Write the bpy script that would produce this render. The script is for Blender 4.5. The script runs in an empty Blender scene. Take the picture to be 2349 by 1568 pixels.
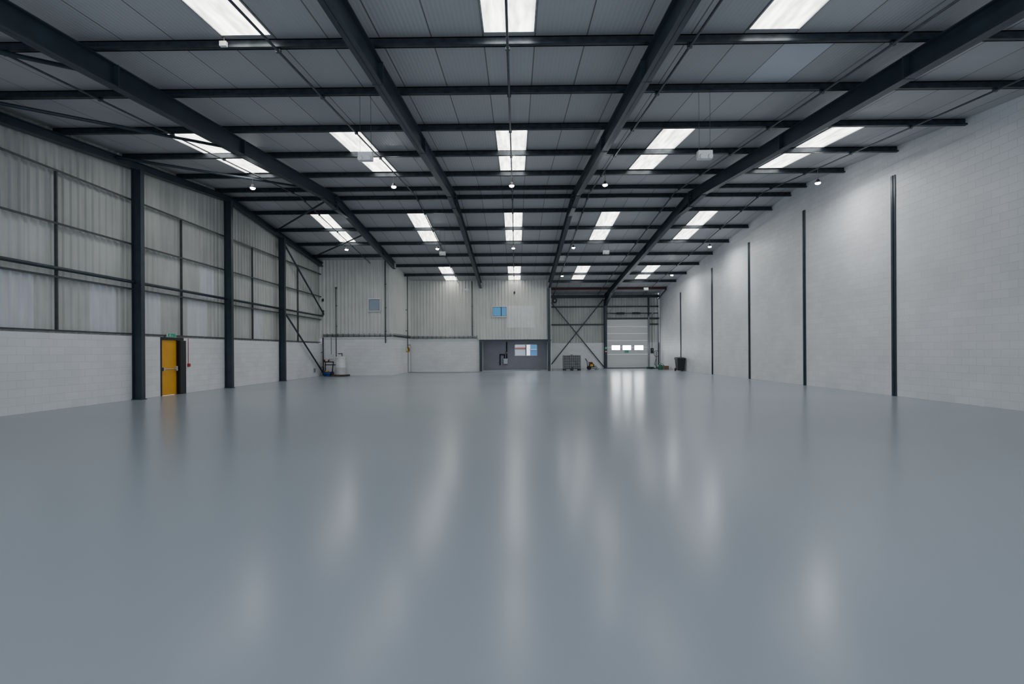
import bpy, math, random
from mathutils import Matrix, Vector
random.seed(7)
C = bpy.context.scene.collection
PI = math.pi
XL, XR, YR, YF, YB = -13.25, 12.85, 21.9, 43.2, -2.0
F1Y, F2Y, SX, EX = 32.6, 38.3, -8.45, 2.78
TAN = 0.1051
def zr(y): return 9.0 - TAN*abs(y-YR)
def P(px, py, Y):
    x = px + .006*(784-py); y = py + .006*(px-1174)
    return ((x-1184)*Y/1100, 1.6+(805-y)*Y/1100)

# ------------------------------------------------------------------ materials
def new_mat(name):
    m = bpy.data.materials.new(name); m.use_nodes = True
    return m, m.node_tree.nodes, m.node_tree.links, m.node_tree.nodes['Principled BSDF']
def mat(name, col, rough=.5, metal=0, var=.12, scale=3.0, bump=0, emit=None, es=0, stretch=None):
    m, N, L, b = new_mat(name)
    b.inputs['Roughness'].default_value = rough; b.inputs['Metallic'].default_value = metal
    tc = N.new('ShaderNodeTexCoord'); mp = N.new('ShaderNodeMapping'); nz = N.new('ShaderNodeTexNoise')
    nz.inputs['Scale'].default_value = scale; nz.inputs['Detail'].default_value = 4
    if stretch: mp.inputs['Scale'].default_value = stretch
    L.new(tc.outputs['Object'], mp.inputs['Vector']); L.new(mp.outputs[0], nz.inputs['Vector'])
    mr = N.new('ShaderNodeMapRange'); mr.inputs['To Min'].default_value = 1-var; mr.inputs['To Max'].default_value = 1+var
    mr.inputs['From Min'].default_value = .3; mr.inputs['From Max'].default_value = .7
    L.new(nz.outputs['Fac'], mr.inputs['Value'])
    vm = N.new('ShaderNodeVectorMath'); vm.operation = 'SCALE'; vm.inputs[0].default_value = col
    L.new(mr.outputs[0], vm.inputs['Scale']); L.new(vm.outputs[0], b.inputs['Base Color'])
    if bump:
        bp = N.new('ShaderNodeBump'); bp.inputs['Strength'].default_value = bump; bp.inputs['Distance'].default_value = .01
        L.new(nz.outputs['Fac'], bp.inputs['Height']); L.new(bp.outputs[0], b.inputs['Normal'])
    if emit:
        b.inputs['Emission Color'].default_value = (*emit, 1); b.inputs['Emission Strength'].default_value = es
    return m
def math_n(N, L, op, a, b=None, c=None):
    n = N.new('ShaderNodeMath'); n.operation = op
    for i, v in enumerate((a, b, c)):
        if v is None: continue
        if isinstance(v, (int, float)): n.inputs[i].default_value = v
        else: L.new(v, n.inputs[i])
    return n.outputs[0]
def block_mat(name, axis, col, dark=.80):
    m, N, L, b = new_mat(name); b.inputs['Roughness'].default_value = .5
    tc = N.new('ShaderNodeTexCoord'); sp = N.new('ShaderNodeSeparateXYZ'); cb = N.new('ShaderNodeCombineXYZ')
    L.new(tc.outputs['Object'], sp.inputs[0])
    L.new(sp.outputs['X' if axis == 'x' else 'Y'], cb.inputs[0]); L.new(sp.outputs['Z'], cb.inputs[1])
    br = N.new('ShaderNodeTexBrick'); L.new(cb.outputs[0], br.inputs['Vector'])
    br.inputs['Scale'].default_value = 1; br.inputs['Brick Width'].default_value = .45; br.inputs['Row Height'].default_value = .225
    br.inputs['Mortar Size'].default_value = .005; br.inputs['Mortar Smooth'].default_value = .6
    br.inputs['Color1'].default_value = (*[c*.94 for c in col], 1); br.inputs['Color2'].default_value = (*col, 1)
    br.inputs['Mortar'].default_value = (*[c*dark for c in col], 1)
    nz = N.new('ShaderNodeTexNoise'); nz.inputs['Scale'].default_value = .6; nz.inputs['Detail'].default_value = 7; L.new(tc.outputs['Object'], nz.inputs['Vector'])
    mr = N.new('ShaderNodeMapRange'); mr.inputs['From Min'].default_value = .3; mr.inputs['From Max'].default_value = .7
    mr.inputs['To Min'].default_value = .9; mr.inputs['To Max'].default_value = 1.03; L.new(nz.outputs['Fac'], mr.inputs['Value'])
    vm = N.new('ShaderNodeVectorMath'); vm.operation = 'SCALE'; L.new(br.outputs['Color'], vm.inputs[0]); L.new(mr.outputs[0], vm.inputs['Scale'])
    L.new(vm.outputs[0], b.inputs['Base Color'])
    bp = N.new('ShaderNodeBump'); bp.inputs['Strength'].default_value = .6; bp.inputs['Distance'].default_value = .008; bp.invert = True
    L.new(br.outputs['Fac'], bp.inputs['Height']); L.new(bp.outputs[0], b.inputs['Normal'])
    return m
def sheet_mat(name, axis, col, z0=2.3, band=1.55, var=.2, stain=.35, fade=0):
    m, N, L, b = new_mat(name); b.inputs['Roughness'].default_value = .5
    tc = N.new('ShaderNodeTexCoord'); sp = N.new('ShaderNodeSeparateXYZ'); L.new(tc.outputs['Object'], sp.inputs[0])
    u = sp.outputs['X' if axis == 'x' else 'Y']
    fu = math_n(N, L, 'FLOOR', u); fz = math_n(N, L, 'FLOOR', math_n(N, L, 'DIVIDE', math_n(N, L, 'SUBTRACT', sp.outputs['Z'], z0), band*2))
    cb = N.new('ShaderNodeCombineXYZ'); L.new(fu, cb.inputs[0]); L.new(fz, cb.inputs[1])
    wn = N.new('ShaderNodeTexWhiteNoise'); wn.noise_dimensions = '2D'; L.new(cb.outputs[0], wn.inputs['Vector'])
    cs = N.new('ShaderNodeCombineXYZ'); L.new(math_n(N, L, 'MULTIPLY', u, 4.0), cs.inputs[0]); L.new(math_n(N, L, 'MULTIPLY', sp.outputs['Z'], .5), cs.inputs[1])
    nz = N.new('ShaderNodeTexNoise'); nz.inputs['Scale'].default_value = 1; nz.inputs['Detail'].default_value = 5; L.new(cs.outputs[0], nz.inputs['Vector'])
    n2 = N.new('ShaderNodeTexNoise'); n2.inputs['Scale'].default_value = .8; n2.inputs['Detail'].default_value = 4; L.new(tc.outputs['Object'], n2.inputs['Vector'])
    f = math_n(N, L, 'ADD', math_n(N, L, 'MULTIPLY', wn.outputs['Value'], var), math_n(N, L, 'MULTIPLY', nz.outputs['Fac'], stain))
    f = math_n(N, L, 'ADD', f, math_n(N, L, 'MULTIPLY', n2.outputs['Fac'], stain))
    f = math_n(N, L, 'ADD', f, 1-stain-var/2)
    fr = math_n(N, L, 'FRACT', u); j = math_n(N, L, 'LESS_THAN', fr, .02)
    f = math_n(N, L, 'SUBTRACT', f, math_n(N, L, 'MULTIPLY', j, .2))
    if fade:  # darker sheets in the upper courses
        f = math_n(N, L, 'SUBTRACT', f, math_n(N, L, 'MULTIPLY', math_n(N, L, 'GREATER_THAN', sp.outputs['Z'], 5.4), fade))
    vm = N.new('ShaderNodeVectorMath'); vm.operation = 'SCALE'; vm.inputs[0].default_value = col; L.new(f, vm.inputs['Scale'])
    L.new(vm.outputs[0], b.inputs['Base Color'])
    return m
def ceiling_mat(name, col):
    m, N, L, b = new_mat(name); b.inputs['Roughness'].default_value = .5
    tc = N.new('ShaderNodeTexCoord'); sp = N.new('ShaderNodeSeparateXYZ'); L.new(tc.outputs['Object'], sp.inputs[0])
    u = math_n(N, L, 'ADD', sp.outputs['X'], 40.6)
    fr = math_n(N, L, 'FRACT', u)
    j = math_n(N, L, 'ADD', math_n(N, L, 'LESS_THAN', fr, .012), math_n(N, L, 'GREATER_THAN', fr, .988))
    cb = N.new('ShaderNodeCombineXYZ'); L.new(math_n(N, L, 'FLOOR', u), cb.inputs[0])
    L.new(math_n(N, L, 'GREATER_THAN', sp.outputs['Y'], YR), cb.inputs[1])
    wn = N.new('ShaderNodeTexWhiteNoise'); wn.noise_dimensions = '2D'; L.new(cb.outputs[0], wn.inputs['Vector'])
    rib = math_n(N, L, 'SINE', math_n(N, L, 'MULTIPLY', u, 2*PI*12))
    f = math_n(N, L, 'ADD', math_n(N, L, 'MULTIPLY', wn.outputs['Value'], .14), .86)
    f = math_n(N, L, 'ADD', f, math_n(N, L, 'MULTIPLY', rib, .018))
    f = math_n(N, L, 'SUBTRACT', f, math_n(N, L, 'MULTIPLY', j, .65))
    vm = N.new('ShaderNodeVectorMath'); vm.operation = 'SCALE'; vm.inputs[0].default_value = col; L.new(f, vm.inputs['Scale'])
    L.new(vm.outputs[0], b.inputs['Base Color'])
    bp = N.new('ShaderNodeBump'); bp.inputs['Strength'].default_value = .15; bp.inputs['Distance'].default_value = .01
    L.new(rib, bp.inputs['Height']); L.new(bp.outputs[0], b.inputs['Normal'])
    return m
def floor_mat():
    m, N, L, b = new_mat('painted_floor')
    tc = N.new('ShaderNodeTexCoord')
    n1 = N.new('ShaderNodeTexNoise'); n1.inputs['Scale'].default_value = .18; n1.inputs['Detail'].default_value = 2; L.new(tc.outputs['Object'], n1.inputs['Vector'])
    cr = N.new('ShaderNodeValToRGB'); cr.color_ramp.elements[0].position = .3; cr.color_ramp.elements[1].position = .7
    cr.color_ramp.elements[0].color = (.340, .385, .428, 1); cr.color_ramp.elements[1].color = (.355, .400, .443, 1)
    L.new(n1.outputs['Fac'], cr.inputs[0])
    vo = N.new('ShaderNodeTexNoise'); vo.inputs['Scale'].default_value = 16; vo.inputs['Detail'].default_value = 2; L.new(tc.outputs['Object'], vo.inputs['Vector'])
    sc = N.new('ShaderNodeMapRange'); sc.inputs['From Min'].default_value = .81; sc.inputs['From Max'].default_value = .84
    sc.inputs['To Min'].default_value = 0; sc.inputs['To Max'].default_value = .5; L.new(vo.outputs['Fac'], sc.inputs['Value'])
    mx = N.new('ShaderNodeMixRGB'); mx.inputs[2].default_value = (.08, .08, .085, 1); L.new(sc.outputs[0], mx.inputs[0]); L.new(cr.outputs[0], mx.inputs[1])
    L.new(mx.outputs[0], b.inputs['Base Color'])
    mr = N.new('ShaderNodeMapRange'); mr.inputs['From Min'].default_value = .3; mr.inputs['From Max'].default_value = .7
    mr.inputs['To Min'].default_value = .21; mr.inputs['To Max'].default_value = .23; L.new(n1.outputs['Fac'], mr.inputs['Value'])
    L.new(mr.outputs[0], b.inputs['Roughness'])
    b.inputs['Specular IOR Level'].default_value = .14
    return m
def glow(name, col, s, dirt=False):
    m, N, L, b = new_mat(name)
    b.inputs['Base Color'].default_value = (*[c*.6 for c in col], 1); b.inputs['Roughness'].default_value = .4
    b.inputs['Emission Color'].default_value = (*col, 1); b.inputs['Emission Strength'].default_value = s
    if dirt:
        tc = N.new('ShaderNodeTexCoord'); nz = N.new('ShaderNodeTexNoise'); nz.inputs['Scale'].default_value = 2.0; nz.inputs['Detail'].default_value = 6
        sp = N.new('ShaderNodeSeparateXYZ'); L.new(tc.outputs['Object'], sp.inputs[0])
        mp = N.new('ShaderNodeMapping'); mp.inputs['Scale'].default_value = (2.5, .7, 1); L.new(tc.outputs['Object'], mp.inputs[0]); L.new(mp.outputs[0], nz.inputs['Vector'])
        mr = N.new('ShaderNodeMapRange'); mr.inputs['From Min'].default_value = .35; mr.inputs['From Max'].default_value = .65
        mr.inputs['To Min'].default_value = s*.45; mr.inputs['To Max'].default_value = s*1.3; L.new(nz.outputs['Fac'], mr.inputs['Value'])
        rib = math_n(N, L, 'ADD', math_n(N, L, 'MULTIPLY', math_n(N, L, 'SINE', math_n(N, L, 'MULTIPLY', sp.outputs['X'], 2*PI*6)), .1), .95)
        edge = math_n(N, L, 'SUBTRACT', 1.0, math_n(N, L, 'POWER', math_n(N, L, 'MULTIPLY', math_n(N, L, 'ABSOLUTE', sp.outputs['X']), 2.0), 6.0))
        edge = math_n(N, L, 'ADD', math_n(N, L, 'MULTIPLY', edge, .7), .3)
        L.new(math_n(N, L, 'MULTIPLY', math_n(N, L, 'MULTIPLY', mr.outputs[0], rib), edge), b.inputs['Emission Strength'])
    return m
M = dict(
    steel=mat('dark_blue_steel', (.024, .040, .054), .42, 0, .25, 2),
    steel2=mat('purlin_steel', (.030, .040, .050), .36, .3, .4, 6),
    rail=mat('rail_steel', (.055, .06, .063), .5, 0, .3, 4),
    red=mat('red_oxide_steel', (.09, .018, .02), .5, 0, .2, 4),
    ceil=ceiling_mat('roof_lining', (.46, .465, .48)), floor=floor_mat(),
    clearsheet=ceiling_mat('paler_roof_sheet', (.58, .61, .68)),
    blkY=block_mat('painted_block_side', 'y', (.82, .83, .85)), blkX=block_mat('painted_block_front', 'x', (.84, .85, .865)),
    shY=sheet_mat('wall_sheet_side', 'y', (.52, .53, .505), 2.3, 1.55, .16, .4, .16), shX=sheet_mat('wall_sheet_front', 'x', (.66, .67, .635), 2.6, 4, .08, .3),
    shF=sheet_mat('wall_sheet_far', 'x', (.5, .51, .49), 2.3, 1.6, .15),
    white=mat('white_paint', (.75, .76, .77), .45, 0, .04, 3), grey=mat('grey_wall_paint', (.38, .38, .43), .6, 0, .06, 1.5),
    yellow=mat('yellow_paint', (.75, .36, .008), .4, 0, .05, 3), chrome=mat('brushed_metal', (.6, .62, .65), .3, .9, .1, 8),
    galv=mat('galvanised_metal', (.38, .4, .42), .4, .6, .2, 10), conduit=mat('conduit_grey', (.09, .1, .11), .45, .4, .2, 8),
    black=mat('black_plastic', (.015, .016, .018), .45, 0, .2, 6), rubber=mat('black_rubber', (.012, .012, .012), .8, 0, .2, 9),
    cage=mat('cage_metal', (.35, .36, .37), .4, .4, .2, 9), tank=mat('dull_grey_plastic', (.10, .105, .115), .5, 0, .35, 3),
    pwhite=mat('white_plastic', (.72, .73, .73), .4, 0, .06, 4), blue=mat('blue_paint', (.01, .05, .25), .4, 0, .1, 5),
    green=mat('green_plastic', (.01, .12, .055), .4, 0, .1, 5), dgreen=mat('dark_green_hose', (.01, .07, .03), .5, 0, .1, 5),
    redp=mat('red_paint', (.4, .02, .015), .4, 0, .1, 5), brown=mat('brown_card', (.16, .1, .06), .7, 0, .15, 5),
    dred=mat('dull_red_metal', (.16, .015, .012), .5, 0, .15, 5),
    wood=mat('dark_pallet_wood', (.1, .075, .055), .7, 0, .3, 8), seal=mat('grey_seal', (.2, .21, .22), .6, 0, .1, 5),
    panel=mat('sectional_door_panel', (.68, .68, .67), .38, .1, .05, 1.2, 0, None, 0, (.2, 1, 6)),
    patch=mat('pale_cladding_patch', (.64, .655, .69), .5, 0, .08, 2, 0, None, 0, (1, 2, .4)),
    patch2=mat('pale_front_patch', (.80, .81, .80), .5, 0, .04, 3),
    glassdark=mat('dim_window_glass', (.24, .30, .36), .1, 0, .05, 1, 0, (.5, .66, .85), .06),  # faint glow in the pane stands in for daylight behind it
    sky=glow('skylight_pane', (1.0, .98, .93), 6.4, True), lamp=glow('led_lens', (.95, .98, 1), 120),
    winblue=glow('window_daylight_blue', (.08, .27, .5), .6), winwhite=glow('door_window_daylight', (.92, .96, 1), 24),
    sign=mat('green_sign_face', (.01, .22, .12), .4, 0, .05, 5, 0, (0, .6, .3), .1),
    building=mat('pale_render', (.7, .71, .72), .6, 0, .05, .5), roofred=mat('terracotta_cladding', (.5, .16, .1), .6, 0, .1, 1),
    ground=mat('tarmac', (.12, .12, .12), .8, 0, .15, 1), bluecl=mat('blue_cladding', (.1, .3, .56), .5, 0, .1, 1),
    fill_glow=glow('fill_lens', (.95, .98, 1), 3),  # glowing face of the lamp added in the recess
)

# ------------------------------------------------------------------ mesh builder
class MB:
    def __init__(s): s.v = []; s.f = []
    def hexa(s, p):
        n = len(s.v); s.v += [tuple(q) for q in p]
        s.f += [tuple(n+i for i in q) for q in ((0,3,2,1),(4,5,6,7),(0,1,5,4),(1,2,6,5),(2,3,7,6),(3,0,4,7))]; return s
    def box(s, x0, x1, y0, y1, z0, z1):
        return s.hexa([(x0,y0,z0),(x1,y0,z0),(x1,y1,z0),(x0,y1,z0),(x0,y0,z1),(x1,y0,z1),(x1,y1,z1),(x0,y1,z1)])
    def cbox(s, x, y, z, w, d, h): return s.box(x-w/2, x+w/2, y-d/2, y+d/2, z-h/2, z+h/2)
    def slab(s, x0, x1, y0, zb0, zt0, y1, zb1, zt1):
        return s.hexa([(x0,y0,zb0),(x1,y0,zb0),(x1,y1,zb1),(x0,y1,zb1),(x0,y0,zt0),(x1,y0,zt0),(x1,y1,zt1),(x0,y1,zt1)])
    def frame_dirs(s, a, b):
        d = (Vector(b)-Vector(a)).normalized(); u = d.cross(Vector((0,0,1)))
        if u.length < 1e-4: u = Vector((1,0,0))
        u.normalize(); w = u.cross(d).normalized(); return d, u, w
    def bar(s, a, b, w, h):
        d, u, v = s.frame_dirs(a, b); a = Vector(a); b = Vector(b); P8 = []
        for q in (a, b): P8.append([q-u*w/2-v*h/2, q+u*w/2-v*h/2, q+u*w/2+v*h/2, q-u*w/2+v*h/2])
        return s.hexa(P8[0]+P8[1])
    def tube(s, a, b, r, n=10, r2=None):
        d, u, v = s.frame_dirs(a, b); k = len(s.v); r2 = r if r2 is None else r2
        for q, rr in ((Vector(a), r), (Vector(b), r2)):
            for i in range(n):
                t = 2*PI*i/n; s.v.append(tuple(q+u*rr*math.cos(t)+v*rr*math.sin(t)))
        for i in range(n):
            j = (i+1) % n; s.f.append((k+i, k+j, k+n+j, k+n+i))
        s.f.append(tuple(k+i for i in reversed(range(n)))); s.f.append(tuple(k+n+i for i in range(n))); return s
    def path(s, pts, r, n=8):
        for a, b in zip(pts, pts[1:]): s.tube(a, b, r, n)
        for p in pts[1:-1]: s.ball(p, r*1.15, 6, 8)
        return s
    def ball(s, c, r, m=8, n=12, sz=1):
        k = len(s.v)
        for i in range(m+1):
            ph = PI*i/m
            for j in range(n):
                t = 2*PI*j/n; s.v.append((c[0]+r*math.sin(ph)*math.cos(t), c[1]+r*math.sin(ph)*math.sin(t), c[2]+r*sz*math.cos(ph)))
        for i in range(m):
            for j in range(n):
                a = k+i*n+j; b = k+i*n+(j+1) % n; s.f.append((a, a+n, b+n, b))
        return s
    def lathe(s, c, prof, n=24):
        k = len(s.v)
        for r, z in prof:
            for j in range(n):
                t = 2*PI*j/n; s.v.append((c[0]+r*math.cos(t), c[1]+r*math.sin(t), c[2]+z))
        for i in range(len(prof)-1):
            for j in range(n):
                a = k+i*n+j; b = k+i*n+(j+1) % n; s.f.append((a, b, b+n, a+n))
        return s
    def quad(s, *p):
        n = len(s.v); s.v += [tuple(q) for q in p]; s.f.append(tuple(range(n, n+len(p)))); return s
    def ibeam(s, a, b, depth, width, tf=.02, tw=.014, wdir=(1,0,0)):
        a = Vector(a); b = Vector(b); d = (b-a).normalized(); u = Vector(wdir); v = u.cross(d).normalized()
        for (cu, cv, w, h) in ((0, depth/2-tf/2, width, tf), (0, -depth/2+tf/2, width, tf), (0, 0, tw, depth-2*tf)):
            pp = []
            for q in (a, b):
                o = q+u*cu+v*cv; pp += [o-u*w/2-v*h/2, o+u*w/2-v*h/2, o+u*w/2+v*h/2, o-u*w/2+v*h/2]
            s.hexa(pp)
        return s
def wpos(o):
    v = Vector((0,0,0))
    while o: v = v+o.location; o = o.parent
    return v
def obj(name, mb, m, parent=None, smooth=False, origin=False, bevel=0):
    me = bpy.data.meshes.new(name); o = bpy.data.objects.new(name, me); C.objects.link(o)
    off = Vector((0,0,0))
    if parent: o.parent = parent; off = wpos(parent)
    elif origin:
        xs = [v[0] for v in mb.v]; ys = [v[1] for v in mb.v]; zs = [v[2] for v in mb.v]
        off = Vector(((min(xs)+max(xs))/2, (min(ys)+max(ys))/2, min(zs))); o.location = off
    me.from_pydata([tuple(Vector(v)-off) for v in mb.v], [], mb.f); me.materials.append(M[m]); me.update()
    if smooth:
        for p in me.polygons: p.use_smooth = len(p.vertices) == 4
    if bevel:
        b = o.modifiers.new('bevel', 'BEVEL'); b.width = bevel; b.segments = 2; b.limit_method = 'ANGLE'
    return o
def tag(o, label, cat, group=None):
    o['label'] = label; o['category'] = cat
    if group: o['group'] = group
    return o
def thing(name, label, cat, loc, group=None):
    o = bpy.data.objects.new(name, None); C.objects.link(o); o.location = loc; return tag(o, label, cat, group)
def single(name, mb, m, label, cat, group=None, smooth=False): return tag(obj(name, mb, m, None, smooth, True), label, cat, group)
def struct(name, mb, m): o = obj(name, mb, m); o['kind'] = 'structure'; return o
ORD = ['first','second','third','fourth','fifth','sixth','seventh','eighth','ninth','tenth','eleventh','twelfth','thirteenth','fourteenth','fifteenth']

def grid(mb, axis, c, u0, u1, z0, z1, holes):
    us = sorted(set([u0, u1]+[h[i] for h in holes for i in (0, 1)])); zs = sorted(set([z0, z1]+[h[i] for h in holes for i in (2, 3)]))
    us = [u for u in us if u0 <= u <= u1]; zs = [z for z in zs if z0 <= z <= z1]
    for a, b in zip(us, us[1:]):
        for p, q in zip(zs, zs[1:]):
            mu, mz = (a+b)/2, (p+q)/2
            if any(h[0] < mu < h[1] and h[2] < mz < h[3] for h in holes): continue
            if axis == 'x': mb.quad((a,c,p),(b,c,p),(b,c,q),(a,c,q))
            else: mb.quad((c,a,p),(c,b,p),(c,b,q),(c,a,q))
    return mb
def corr(mb, axis, c, u0, u1, z0, ztop, depth, period=.25):
    pts = []; prof = [(0, 0), (.4, 0), (.55, 1), (.85, 1)]
    n = int((u1-u0)/period)+1
    for i in range(n):
        for a, h in prof:
            q = u0+(i+a)*period
            if q < u1: pts.append((q, h))
    pts.append((u1, 0))
    for (a, h0), (b, h1) in zip(pts, pts[1:]):
        za, zb = (ztop(a), ztop(b)) if callable(ztop) else (ztop, ztop)
        ca, cb_ = c+depth*h0, c+depth*h1
        if axis == 'x': mb.quad((a,ca,z0),(b,cb_,z0),(b,cb_,zb),(a,ca,za))
        else: mb.quad((ca,a,z0),(cb_,b,z0),(cb_,b,zb),(ca,a,za))
    return mb

# ------------------------------------------------------------------ shell
struct('floor', MB().box(XL-.3, XR+.3, YB, YF+.1, -.1, 0), 'floor')
struct('ground', MB().box(-60, 60, YF+.1, 110, -.25, -.1), 'ground')
PY = [9.25, 11.38, 13.8, 16.25, 18.85, 21.3, 22.5, 24.15, 26.6, 29.0, 31.4, 33.75, 36.2, 38.55, 41.0]
cols = [-10.1, -5.1, -.1, 4.9, 9.9]
rows = [('A', 4.4, 9.1, [1, 2, 3]), ('B', 13.9, 18.75, [0,1,2,3,4]), ('C', 24.25, 28.9, [0,1,2,3,4]), ('D', 33.85, 38.2, [1,2,3,4])]
mb = MB()
holes = [(cols[i]-.5, cols[i]+.5, y0, y1) for _, y0, y1, cs in rows for i in cs]
ph = (5.4, 6.4, 9.35, 11.3)
us = sorted(set([XL-.3, XR]+[h[i] for h in holes+[ph] for i in (0,1)])); ys = sorted(set([YB, YR, YF+.2]+[h[i] for h in holes+[ph] for i in (2,3)]))
for a, b in zip(us, us[1:]):
    for p, q in zip(ys, ys[1:]):
        mu, mv = (a+b)/2, (p+q)/2
        if any(h[0] < mu < h[1] and h[2] < mv < h[3] for h in holes+[ph]): continue
        mb.quad((a,p,zr(p)),(b,p,zr(p)),(b,q,zr(q)),(a,q,zr(q)))
ceiling = struct('ceiling', mb, 'ceil')
a, b, p, q = ph
pc = obj('translucent_sheet', MB().quad((a,p,zr(p)),(b,p,zr(p)),(b,q,zr(q)),(a,q,zr(q))), 'clearsheet', ceiling)

# left wall
DY0, DY1 = 17.8, 18.6
mb = grid(MB(), 'y', XL, YB, F1Y, 0, 2.2, [(DY0-.06, DY1+.02, 0, 2.12)])
mb.quad((XL,YB,2.2),(XL,F1Y,2.2),(XL-.22,F1Y,2.2),(XL-.22,YB,2.2))
wl = struct('wall_left', mb, 'blkY')
obj('cladding', corr(MB(), 'y', XL-.2, YB, F1Y+.5, 2.2, lambda y: zr(y), .04), 'shY', wl)
for (y0, y1, z0, z1) in ((12.25, 13.25, 2.25, 3.85), (15.0, 16.0, 2.25, 3.85), (17.0, 18.0, 2.25, 3.85), (19.5, 20.75, 2.25, 3.8), (20.25, 21.25, 3.95, 5.3), (24.25, 25.25, 2.25, 3.8)):
    obj('pale_sheet', corr(MB(), 'y', XL-.192, y0, y1, z0, z1, .04), 'patch', wl)
# right wall
mb = MB()
yy = [YB, YR, YF]
for p, q in zip(yy, yy[1:]): mb.quad((XR,p,0),(XR,q,0),(XR,q,zr(q)),(XR,p,zr(p)))
struct('wall_right', mb, 'blkY')
# far wall
RD = (8.12, 11.85, 4.38)
WX0, WZ1 = P(1180, 789, YF); WX1, WZ0 = P(1233, 816, YF)
wf = struct('wall_far', grid(MB(), 'x', YF, EX, XR, 0, 2.3, [(RD[0], RD[1], 0, 2.3)]).quad((EX,YF,2.3),(RD[0],YF,2.3),(RD[0],YF+.25,2.3),(EX,YF+.25,2.3)), 'blkX')
mb = corr(MB(), 'x', YF+.15, EX, RD[0], 2.3, zr(YF)+.1, -.04); corr(mb, 'x', YF+.15, RD[0], RD[1], RD[2], zr(YF)+.1, -.04); corr(mb, 'x', YF+.15, RD[1], XR, 2.3, zr(YF)+.1, -.04)
obj('cladding', mb, 'shF', wf)
obj('recess_wall', grid(MB(), 'x', YF, -2.95, EX, 0, 2.5, [(WX0, WX1, WZ0, WZ1)]), 'grey', wf)
# office block
ob = struct('wall_office_block', MB().box(XL, SX, F1Y, F1Y+.15, 0, 2.55).box(SX-.15, SX, F1Y+.15, F2Y, 0, 2.55).box(SX-.15, -2.95, F2Y, F2Y+.15, 0, 2.5).box(-3.1, -2.95, F2Y+.15, YF, 0, 2.5), 'blkX')
obj('front_cladding', corr(MB(), 'x', F1Y+.02, XL-.3, SX, 2.55, zr(F1Y)+.0, -.04), 'shX', ob)
obj('rear_cladding', corr(MB(), 'x', F2Y+.02, SX-.05, EX, 2.5, zr(F2Y), -.04), 'shX', ob)
obj('side_cladding', corr(corr(MB(), 'y', SX-.02, F1Y, F2Y, 2.55, lambda y: zr(y), .03), 'y', EX, F2Y, YF, 0, lambda y: zr(y), .03), 'shX', ob)
obj('soffit', MB().box(-2.95, EX, F2Y, YF, 2.5, 2.6), 'white', ob)
obj('ledge_trim', MB().box(XL, SX+.05, F1Y-.06, F1Y, 2.53, 2.6).box(SX, SX+.05, F1Y, F2Y, 2.53, 2.6).box(SX, -2.95, F2Y-.06, F2Y, 2.48, 2.56), 'white', ob)
obj('opening_lintel', MB().box(-2.95, EX, F2Y-.08, F2Y-.02, 2.4, 2.53), 'steel', ob)
x0, z1 = P(1165, 701, F2Y); x1, z0 = P(1226, 751, F2Y)
obj('pale_sheet', corr(MB(), 'x', F2Y-.002, SX-.05+.25*int((x0-SX+.05)/.25), x1, z0, z1, -.04), 'patch2', ob)
t = thing('recess_fill_light', 'added fill light hidden under the soffit, brightening the ground floor recess', 'light', (0, 38.75, 2.5))  # added lamp, hidden behind the lintel, put in to brighten the recess
bd = obj('housing', MB().box(-.8, .8, 38.67, 38.83, 2.47, 2.5), 'pwhite', t); obj('lens', MB().box(-.78, .78, 38.69, 38.81, 2.45, 2.47), 'fill_glow', bd)
ld = bpy.data.lights.new('fill_lamp', 'AREA'); ld.shape = 'RECTANGLE'; ld.size = 1.5; ld.size_y = .12; ld.energy = 40; ld.color = (.95, .97, 1)
lo = bpy.data.objects.new('fill_lamp', ld); C.objects.link(lo); lo.parent = t; lo.location = (0, 0, -.06)

# ------------------------------------------------------------------ windows
def window(name, x0, x1, z0, z1, Y, pane, split=None, fr='white'):
    w = struct(name, MB().box(x0-.07, x0, Y-.08, Y, z0-.07, z1+.07).box(x1, x1+.07, Y-.08, Y, z0-.07, z1+.07).box(x0, x1, Y-.08, Y, z1, z1+.07).box(x0-.03, x1+.03, Y-.11, Y, z0-.07, z0), fr)
    obj('pane', MB().box(x0, x1, Y-.055, Y-.045, z0, z1), pane, w)
    obj('inner_frame', MB().box(x0, x0+.035, Y-.065, Y-.055, z0, z1).box(x1-.035, x1, Y-.065, Y-.055, z0, z1).box(x0, x1, Y-.065, Y-.055, z1-.035, z1).box(x0, x1, Y-.065, Y-.055, z0, z0+.035), 'seal', w)
    if split: obj('mullion', MB().box(split-.03, split+.03, Y-.07, Y-.055, z0, z1), 'black', w)
    return w
a, b = P(846, 686, F1Y); c, d = P(871, 712, F1Y); window('window_1', a, c, d, b, F1Y-.02, 'glassdark')
a, b = P(1130, 704, F2Y); c, d = P(1162, 725, F2Y); window('window_2', a, c, d, b, F2Y-.02, 'winblue', a+(c-a)*.62)
w = struct('window_3', MB().box(WX0, WX0+.06, YF-.03, YF+.05, WZ0, WZ1).box(WX1-.06, WX1, YF-.03, YF+.05, WZ0, WZ1).box(WX0, WX1, YF-.03, YF+.05, WZ1-.06, WZ1).box(WX0, WX1, YF-.05, YF+.05, WZ0, WZ0+.05), 'white')
obj('mullion', MB().box((WX0+WX1)/2-.04, (WX0+WX1)/2+.04, YF-.02, YF+.03, WZ0, WZ1), 'black', w)
t = thing('building', 'pale building with red band seen through left half of the grey recess window', 'building', (-2.6, 70, -.1))
obj('wall', MB().box(-7, 1.5, 70, 80, -.1, 6), 'building', t); obj('cladding_band', MB().box(-7.1, 1.5, 69.9, 70, 1.9, 2.12), 'roofred', t)
t = thing('shed', 'blue shed seen through right half of the grey recess window', 'building', (5, 66, -.1))
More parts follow.
